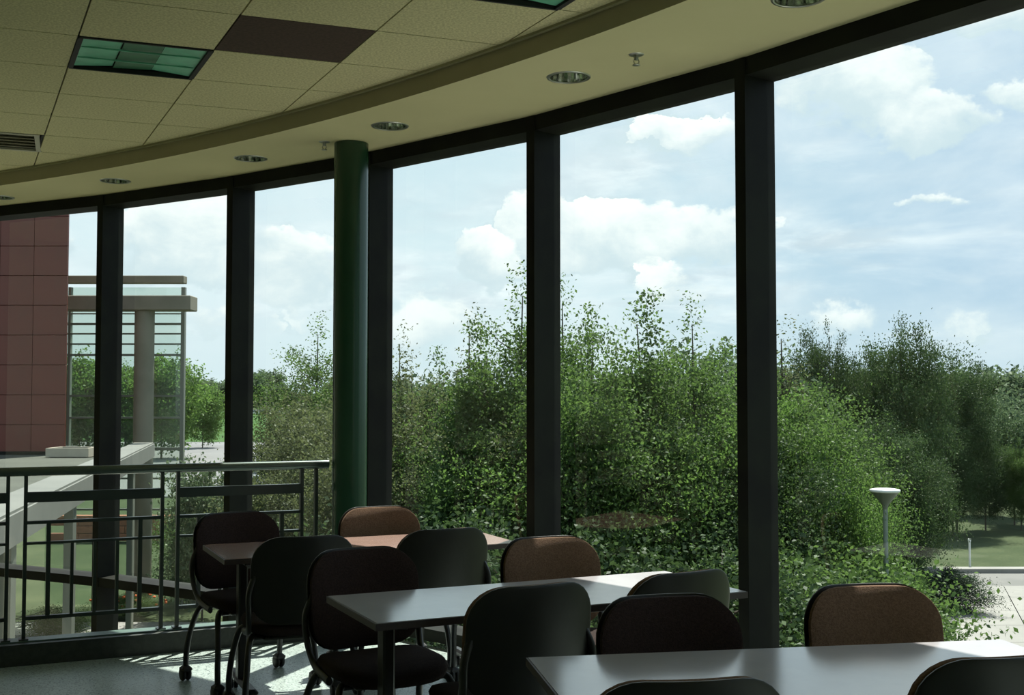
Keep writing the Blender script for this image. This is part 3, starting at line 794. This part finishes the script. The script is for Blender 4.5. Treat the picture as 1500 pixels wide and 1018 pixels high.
def car(loc, rz, label, paint, group='parked cars'):
    root = thing('car', label, 'car', (*loc, GROUND + .01), rz, group)
    def loft(prof, zs, name, m, par=root):
        pass
    side = [(-2.15, .35), (-2.2, .62), (-2.05, .85), (-1.2, .93), (1.6, .93), (2.1, .85), (2.2, .55), (2.12, .32)]
    s = MB(); k = len(side)
    rows = [(-.86, .94), (-.80, 1.0), (.80, 1.0), (.86, .94)]
    P = [(x * q, y, .32 + (z - .32) * q) for y, q in rows for x, z in side]
    fs = [tuple(range(k)), tuple(range(3 * k + k - 1, 3 * k - 1, -1))]
    for r in range(3):
        for i in range(k): j = (i + 1) % k; fs.append((r * k + j, r * k + i, (r + 1) * k + i, (r + 1) * k + j))
    s.add(P, fs); s.build('body', paint, root)
    P = [(-1.15, y * .80, .92) for y in (-1, 1)] + [(1.55, y * .80, .92) for y in (-1, 1)] + [(-.45, y * .64, 1.40) for y in (-1, 1)] + [(.95, y * .64, 1.40) for y in (-1, 1)]
    s = MB(); s.add(P, [(0, 4, 5, 1), (2, 3, 7, 6), (0, 2, 6, 4), (1, 5, 7, 3)]); s.build('window_band', 'car_glass', root)
    s = MB(); s.box((.25, 0, 1.41), (1.44, 1.30, .05), bev=.02)
    for sg in (-1, 1):
        for a, b in (((-1.15, .92), (-.45, 1.4)), ((1.55, .92), (.95, 1.4)), ((.3, .92), (.3, 1.4))):
            s.tube([(a[0], sg * .80, a[1]), (b[0], sg * .645, b[1])], .03, 6)
    s.build('roof', paint, root)
    for x in (-1.35, 1.35):
        for sg in (-1, 1):
            s = MB(); s.lathe([(.001, -.1), (.30, -.1), (.32, -.06), (.32, .06), (.30, .1), (.001, .1)], (x, sg * .76, .32), 20, Matrix.Rotation(R(90), 3, 'X')); s.build('wheel', 'tire', root)
    for sg in (-1, 1):
        s = MB(); s.box((-2.14, sg * .6, .68), (.06, .3, .12), bev=.02); s.build('headlight', 'white_paint', root)
    return root
car((gx(382, 72), 72), R(80), 'pale car facing the building on the near part of the lot', 'car_silver', None)
car((gx(431, 56), 56.5), R(15), 'white car by the brick wall seen between the last railing posts', 'car_white', None)
for px, D, m, lab in ((372, 352, 'car_white', 'white distant car at the left of the far row'), (384, 356, 'car_silver', 'silver distant car in the far row'),
                      (393, 350, 'car_red', 'reddish distant car in the far row'), (403, 354, 'car_white', 'white distant car at the right of the far row'),
                      (352, 354, 'car_silver', 'distant car partly behind the third fin')):
    car((gx(px, D), D), R(random.Random(px).uniform(-15, 15)), lab, m, 'cars in the distant lot')

# ------------------------------------------------------------------ trees
def leaf_mesh(name, seed, h, cr, n_leaf, size, base=.12, shape='round', m='leaf_green', ntw=None, wild=.0):
    """trunk/branch mesh and a leaf mesh (diamond leaves, two triangles each)"""
    rg = np.random.default_rng(seed); rr = random.Random(seed)
    tb = MB(); tb.tube([(0, 0, 0), (rr.uniform(-.08, .08), rr.uniform(-.08, .08), h * .45), (rr.uniform(-.12, .12), rr.uniform(-.12, .12), h * .97)], [.035 * h ** .8 * .45, .008], 7, 4)
    centers = []; nb = int(26 + h * 4)
    for k in range(nb):
        u = (k + rr.random()) / nb; z0 = h * (base + (.93 - base) * u)
        if shape == 'round': prof = math.sqrt(max(0, 1 - ((u - .42) / .62) ** 2))
        elif shape == 'spire': prof = max(.22, (1 - u) ** .7) * (1 if u > .08 else .7)
        else: prof = .40 + .60 * math.sin(math.pi * min(1, u * .92 + .08)) if u < .93 else .35
        L = cr * prof * rr.uniform(.65, 1.12); a = k * 2.399 + rr.uniform(-.4, .4)
        up = rr.uniform(.35, 1.0) if shape != 'cone' else rr.uniform(-.1, .3)
        p0 = Vector((0, 0, z0 * .93)); d = Vector((math.cos(a), math.sin(a), up))
        p1 = p0 + Vector((d.x * L * .55, d.y * L * .55, d.z * L * .40)); p2 = p0 + Vector((d.x * L, d.y * L, d.z * L * .9))
        if p2.z > h * 1.02: p2.z = h * 1.02
        tb.tube([p0, p1, p2], [.010 + .004 * L, .003], 4)
        m_ = max(3, int(4 + L * 4))
        for q in range(m_):
            t = .3 + .75 * q / (m_ - 1) if m_ > 1 else 1
            c = p1.lerp(p2, (t - .5) * 2) if t > .5 else p0.lerp(p1, t * 2)
            c = c + Vector((rr.gauss(0, .12 * L), rr.gauss(0, .12 * L), rr.gauss(0, .10 * L)))
            centers.append((*c, .07 + .075 * L))
    for q in range(5): centers.append((rr.uniform(-.1, .1), rr.uniform(-.1, .1), h * (.9 + .03 * q), .10))
    C_ = np.array(centers); 
    w_ = C_[:, 3] ** 1.5; idx = rg.choice(len(C_), n_leaf, p=w_ / w_.sum())
    P = C_[idx, :3] + rg.normal(0, 1, (n_leaf, 3)) * C_[idx, 3:4] * np.array([1.15, 1.15, .95])
    P[:, 2] = np.maximum(P[:, 2], .12)
    nrm = rg.normal(0, 1, (n_leaf, 3)); nrm[:, 2] += .9; nrm /= np.linalg.norm(nrm, axis=1)[:, None]
    t = rg.normal(0, 1, (n_leaf, 3)); t -= nrm * (t * nrm).sum(1)[:, None]; t /= np.linalg.norm(t, axis=1)[:, None]
    bt = np.cross(nrm, t); sz = size * rg.uniform(.6, 1.25, n_leaf)[:, None]
    vs = np.stack([P - t * sz * .5, P + bt * sz * .3 + nrm * sz * .06, P + t * sz * .5, P - bt * sz * .3 + nrm * sz * .06], 1).reshape(-1, 3)
    me = bpy.data.meshes.new(name); nv = len(vs); me.vertices.add(nv); me.vertices.foreach_set('co', vs.ravel().astype(np.float32))
    me.loops.add(nv); me.loops.foreach_set('vertex_index', np.arange(nv, dtype=np.int32)); me.polygons.add(n_leaf)
    me.polygons.foreach_set('loop_start', np.arange(0, nv, 4, dtype=np.int32)); me.update(calc_edges=True); me.materials.append(MATS[m])
    tm = bpy.data.meshes.new(name + '_wood'); tm.from_pydata(tb.v, [], tb.f); tm.materials.append(MATS['bark']); tm.update()
    return me, tm
KINDS = {
    'a': leaf_mesh('crown_a', 1, 7.0, 2.0, 88000, .068, .10, 'mid', 'leaf_green'),
    'b': leaf_mesh('crown_b', 2, 7.0, 1.7, 76000, .068, .08, 'spire', 'leaf_green'),
    'c': leaf_mesh('crown_c', 3, 6.0, 2.2, 84000, .068, .05, 'round', 'leaf_bright'),
    'd': leaf_mesh('crown_d', 4, 7.0, 2.1, 80000, .070, .10, 'mid', 'leaf_olive'),
    'e': leaf_mesh('crown_e', 5, 8.0, 2.4, 80000, .088, .12, 'round', 'leaf_dark'),
    'f': leaf_mesh('crown_f', 6, 8.0, 2.8, 12000, .26, .08, 'round', 'leaf_far'),
    'F': leaf_mesh('crown_bright', 16, 8.0, 2.8, 16000, .26, .08, 'round', 'leaf_bright'),
    'g': leaf_mesh('crown_g', 7, 2.6, 1.25, 26000, .058, .03, 'round', 'leaf_green'),
    'G': leaf_mesh('crown_low', 17, 2.6, 1.25, 22000, .055, .03, 'round', 'leaf_dark'),
    'h': leaf_mesh('crown_h', 8, 9.0, 3.6, 9000, .5, .05, 'round', 'leaf_far'),
    'k': leaf_mesh('crown_k', 9, 2.0, 1.3, 30000, .06, .03, 'cone', 'needle_dark'),
    's': leaf_mesh('crown_s', 10, 7.5, 1.0, 8000, .065, .45, 'spire', 'leaf_olive'),
    't': leaf_mesh('crown_t', 11, 8.0, 1.5, 40000, .066, .2, 'mid', 'leaf_green'),
}
HT = {'G': 2.6, 'F': 8.0, 'a': 7.0, 'b': 7.0, 'c': 6.0, 'd': 7.0, 'e': 8.0, 'f': 8.0, 'g': 2.6, 'h': 9.0, 'k': 2.0, 's': 7.5, 't': 8.0}
def tree(kind, px, ytop, D, label, wide=1.0, rot=None, cat='tree', name='leafy_tree', group=None):
    h = (gz(ytop, D) - GROUND); sc = h / (HT[kind] * 1.03); X = gx(px, D)
    root = thing(name, label, cat, (X, D, GROUND - .05), rot if rot is not None else (px * 12.9898) % 6.283, group)
    root.scale = (sc * wide, sc * wide, sc)
    a = link('foliage', KINDS[kind][0], root); a['kind'] = 'stuff'
    link('trunk', KINDS[kind][1], root)
    return root
GRV = 'trees of the grove beyond the windows'
tree('t', 463, 458, 27, 'narrow tall tree rising just left of the green column', 1.1)
tree('d', 447, 556, 25, 'broad olive tree seen through the pane left of the green column', .85)
tree('d', 490, 545, 22, 'olive tree whose crown is half hidden by the green column', 1.0)
tree('s', 585, 470, 24, 'thin sparse sapling right of the green column', 1.0)
tree('d', 600, 512, 19, 'olive tree in the pane just right of the column', .9)
tree('a', 642, 508, 20, 'green tree in the middle of the third full pane', .8)
tree('s', 690, 445, 19, 'bare-topped slender tree with twigs against the sky', 1.0)
tree('b', 702, 478, 17.5, 'green tree with a peaked top left of the tall leader', .9)
tree('t', 757, 386, 18, 'tallest narrow tree, its leader left of the fourth fin', 1.0)
tree('t', 826, 400, 18.6, 'tall narrow tree just right of the fourth fin', 1.0)
tree('a', 862, 447, 16.5, 'full green tree filling the left of the widest pane', .85)
tree('b', 947, 428, 17, 'tree with two upright leaders in the middle of the pane', .95)
tree('t', 1018, 430, 18, 'upright leader tree left of the widest fin', .95)
tree('f', 1064, 492, 34, 'hazy rounded tree behind the grove left of the widest fin', 1.0)
tree('s', 1150, 462, 24, 'pale sparse tree just right of the widest fin', 1.3)
tree('e', 1213, 466, 34, 'dark rounded tree left of the big crown on the right', .5)
tree('e', 1268, 506, 35, 'dark tree joined to the left of the big crown', .42)
tree('e', 1322, 460, 34, 'big dark crown standing highest in the right pane', .66)
tree('e', 1398, 520, 49, 'dark tree at the right shoulder of the big crown', .8)
tree('s', 1392, 505, 48, 'dead spike of a tree above the right shoulder', .5)
tree('f', 1446, 562, 56, 'pale green tree near the right edge', .8)
tree('f', 1482, 585, 52, 'light tree crossing the right edge of the photo', .7)
fills = [('d', 590, 620, 17.5, 'leaf_'), ('a', 655, 590, 17.5, ''), ('e', 720, 610, 18, ''), ('a', 760, 555, 17, ''), ('c', 845, 590, 17, ''), ('e', 905, 550, 17.5, ''),
         ('c', 965, 590, 17, ''), ('a', 1030, 545, 17.5, ''), ('e', 1075, 620, 17, ''), ('c', 1150, 585, 18, ''), ('c', 1205, 660, 17.8, ''), ('a', 1130, 520, 19, ''), ('c', 1075, 540, 19.5, ''),
         ('e', 1245, 600, 26, ''), ('e', 1300, 600, 30, ''), ('e', 1378, 600, 47, ''), ('a', 1195, 560, 20, ''), ('d', 560, 590, 18.5, ''), ('a', 985, 500, 19, ''), ('d', 810, 560, 17, ''),
         ('e', 690, 620, 19, ''), ('e', 900, 620, 19, ''), ('e', 1000, 640, 19.5, ''), ('e', 780, 640, 20, ''), ('e', 1440, 640, 50, ''), ('e', 1345, 650, 38, ''), ('a', 1492, 640, 50, '')]
where = ['in the column pane, lowest left crown', 'low in the third pane, left of the peaked tree', 'low beneath the peaked tree', 'below the tallest leader', 'low right of the fourth fin', 'below the full green tree',
         'in the middle of the widest pane', 'under the upright leader tree', 'dark, against the widest fin', 'bright, right of the widest fin', 'bright and low, left of the path lamp', 'behind the widest fin', 'between the leaders and the widest fin',
         'above the path lamp', 'dark, behind the path lamp', 'dark, under the right shoulder crown', 'in front of the dark rounded tree', 'beside the green column, farther back', 'between the two leader trees', 'right behind the fourth fin',
         'dark, deep behind the peaked tree', 'dark, deep behind the full green tree', 'dark, deep in the widest pane', 'dark, deep behind the fourth fin', 'dark, beneath the pale right tree', 'dark, right behind the path lamp head', 'cut by the right edge, over the road']
for (k, px, yt, D, _), wl in zip(fills, where):
    tree(k, px, yt, D, 'grove tree crown ' + wl, .55 if px in (1150, 1205, 1245) else .8 if D < 17 else .9, group=GRV)
shr = [('c', 970, 790, 15.5, 'bright leafy shrub low in the middle of the widest pane'), ('G', 620, 770, 14.5, 'leafy shrub low in the pane right of the column'), ('G', 700, 765, 14, 'leafy shrub left of the fourth fin near the ground'),
       ('G', 850, 775, 14, 'leafy shrub right of the fourth fin behind the chair'), ('G', 1050, 800, 14, 'leafy shrub beside the widest fin'), ('g', 1150, 810, 15, 'leafy shrub low right of the widest fin'),
       ('g', 1215, 800, 16.5, 'leafy shrub left below the path lamp'), ('g', 1255, 828, 18, 'leafy shrub straight below the path lamp'), ('g', 1322, 838, 22, 'yellow-green shrub right below the path lamp'),
       ('G', 545, 780, 16, 'shrub partly behind the green column base')]
for k, px, yt, D, lab in shr: tree(k, px, yt, D, lab, .42 if px == 1322 else 1.0, cat='shrub', name='leafy_shrub', group='shrubs under the grove')
tree('k', 1386, 826, 31, 'dark spreading conifer shrub beside the right walk', 1.3, cat='shrub', name='conifer_shrub')
tree('g', 92, 884, 26.0, 'low clipped green shrub below the railing at the left', 1.5, cat='shrub', name='leafy_shrub')
tree('F', 298, 558, 128, 'bright rounded tree between the pavilion and the third fin', .9)
tree('F', 118, 512, 108, 'tree behind the pavilion glass next to the red wall', 1.1)
tree('F', 185, 528, 112, 'tree behind the pavilion glass at its middle', 1.1)
tree('F', 238, 512, 106, 'tree behind the pavilion glass at its right', 1.0)
tree('f', 300, 660, 30, 'drooping low tree right of the pavilion corner', .7)
tree('g', 300, 742, 33, 'small round shrub behind the upper railing bar', 1.2, cat='shrub', name='leafy_shrub')
# far tree lines
rg = random.Random(4)
for q in range(34):
    px = 60 + q * 16 + rg.uniform(-6, 6); D = 425 + rg.uniform(0, 70)
    yt = 566 + rg.uniform(-14, 10)
    if px < 100: continue
    if 330 < px < 400: yt = 552 + rg.uniform(-12, 12)
    tree('h', px, yt, D, 'distant tree of the wooded skyline on the left', 1.25, group='distant trees of the left skyline')
for q in range(23):
    px = 1090 + q * 30; D = 80 + rg.uniform(0, 25); tree('h', px, 552 + rg.uniform(-16, 12), D, 'distant tree beyond the right grove', 1.1, group='distant trees beyond the right grove')
for q in range(18):
    px = 560 + q * 30; D = 60 + rg.uniform(0, 15); tree('h', px, 560 + rg.uniform(-14, 14), D, 'tree deep behind the middle grove', .9, group='trees deep behind the middle grove')
# flowers by the left pavement
root = thing('flower_clump', 'clump of orange flowers by the left pavement', 'flowers', (gx(190, 30), 30.2, GROUND))
s = MB(); rq = random.Random(3)
for k in range(60):
    a = rq.uniform(0, 6.28); r = rq.uniform(0, .7); s.lathe([(.001, 0), (.05, .03), (.03, .06), (.001, .06)], (r * math.cos(a) * 1.6, r * math.sin(a), rq.uniform(.25, .55)), 6)
o = s.build('blossoms', 'orange_flower', root); o['kind'] = 'stuff'
g = link('foliage', KINDS['g'][0], root); g.scale = (.6, .5, .22); g['kind'] = 'stuff'
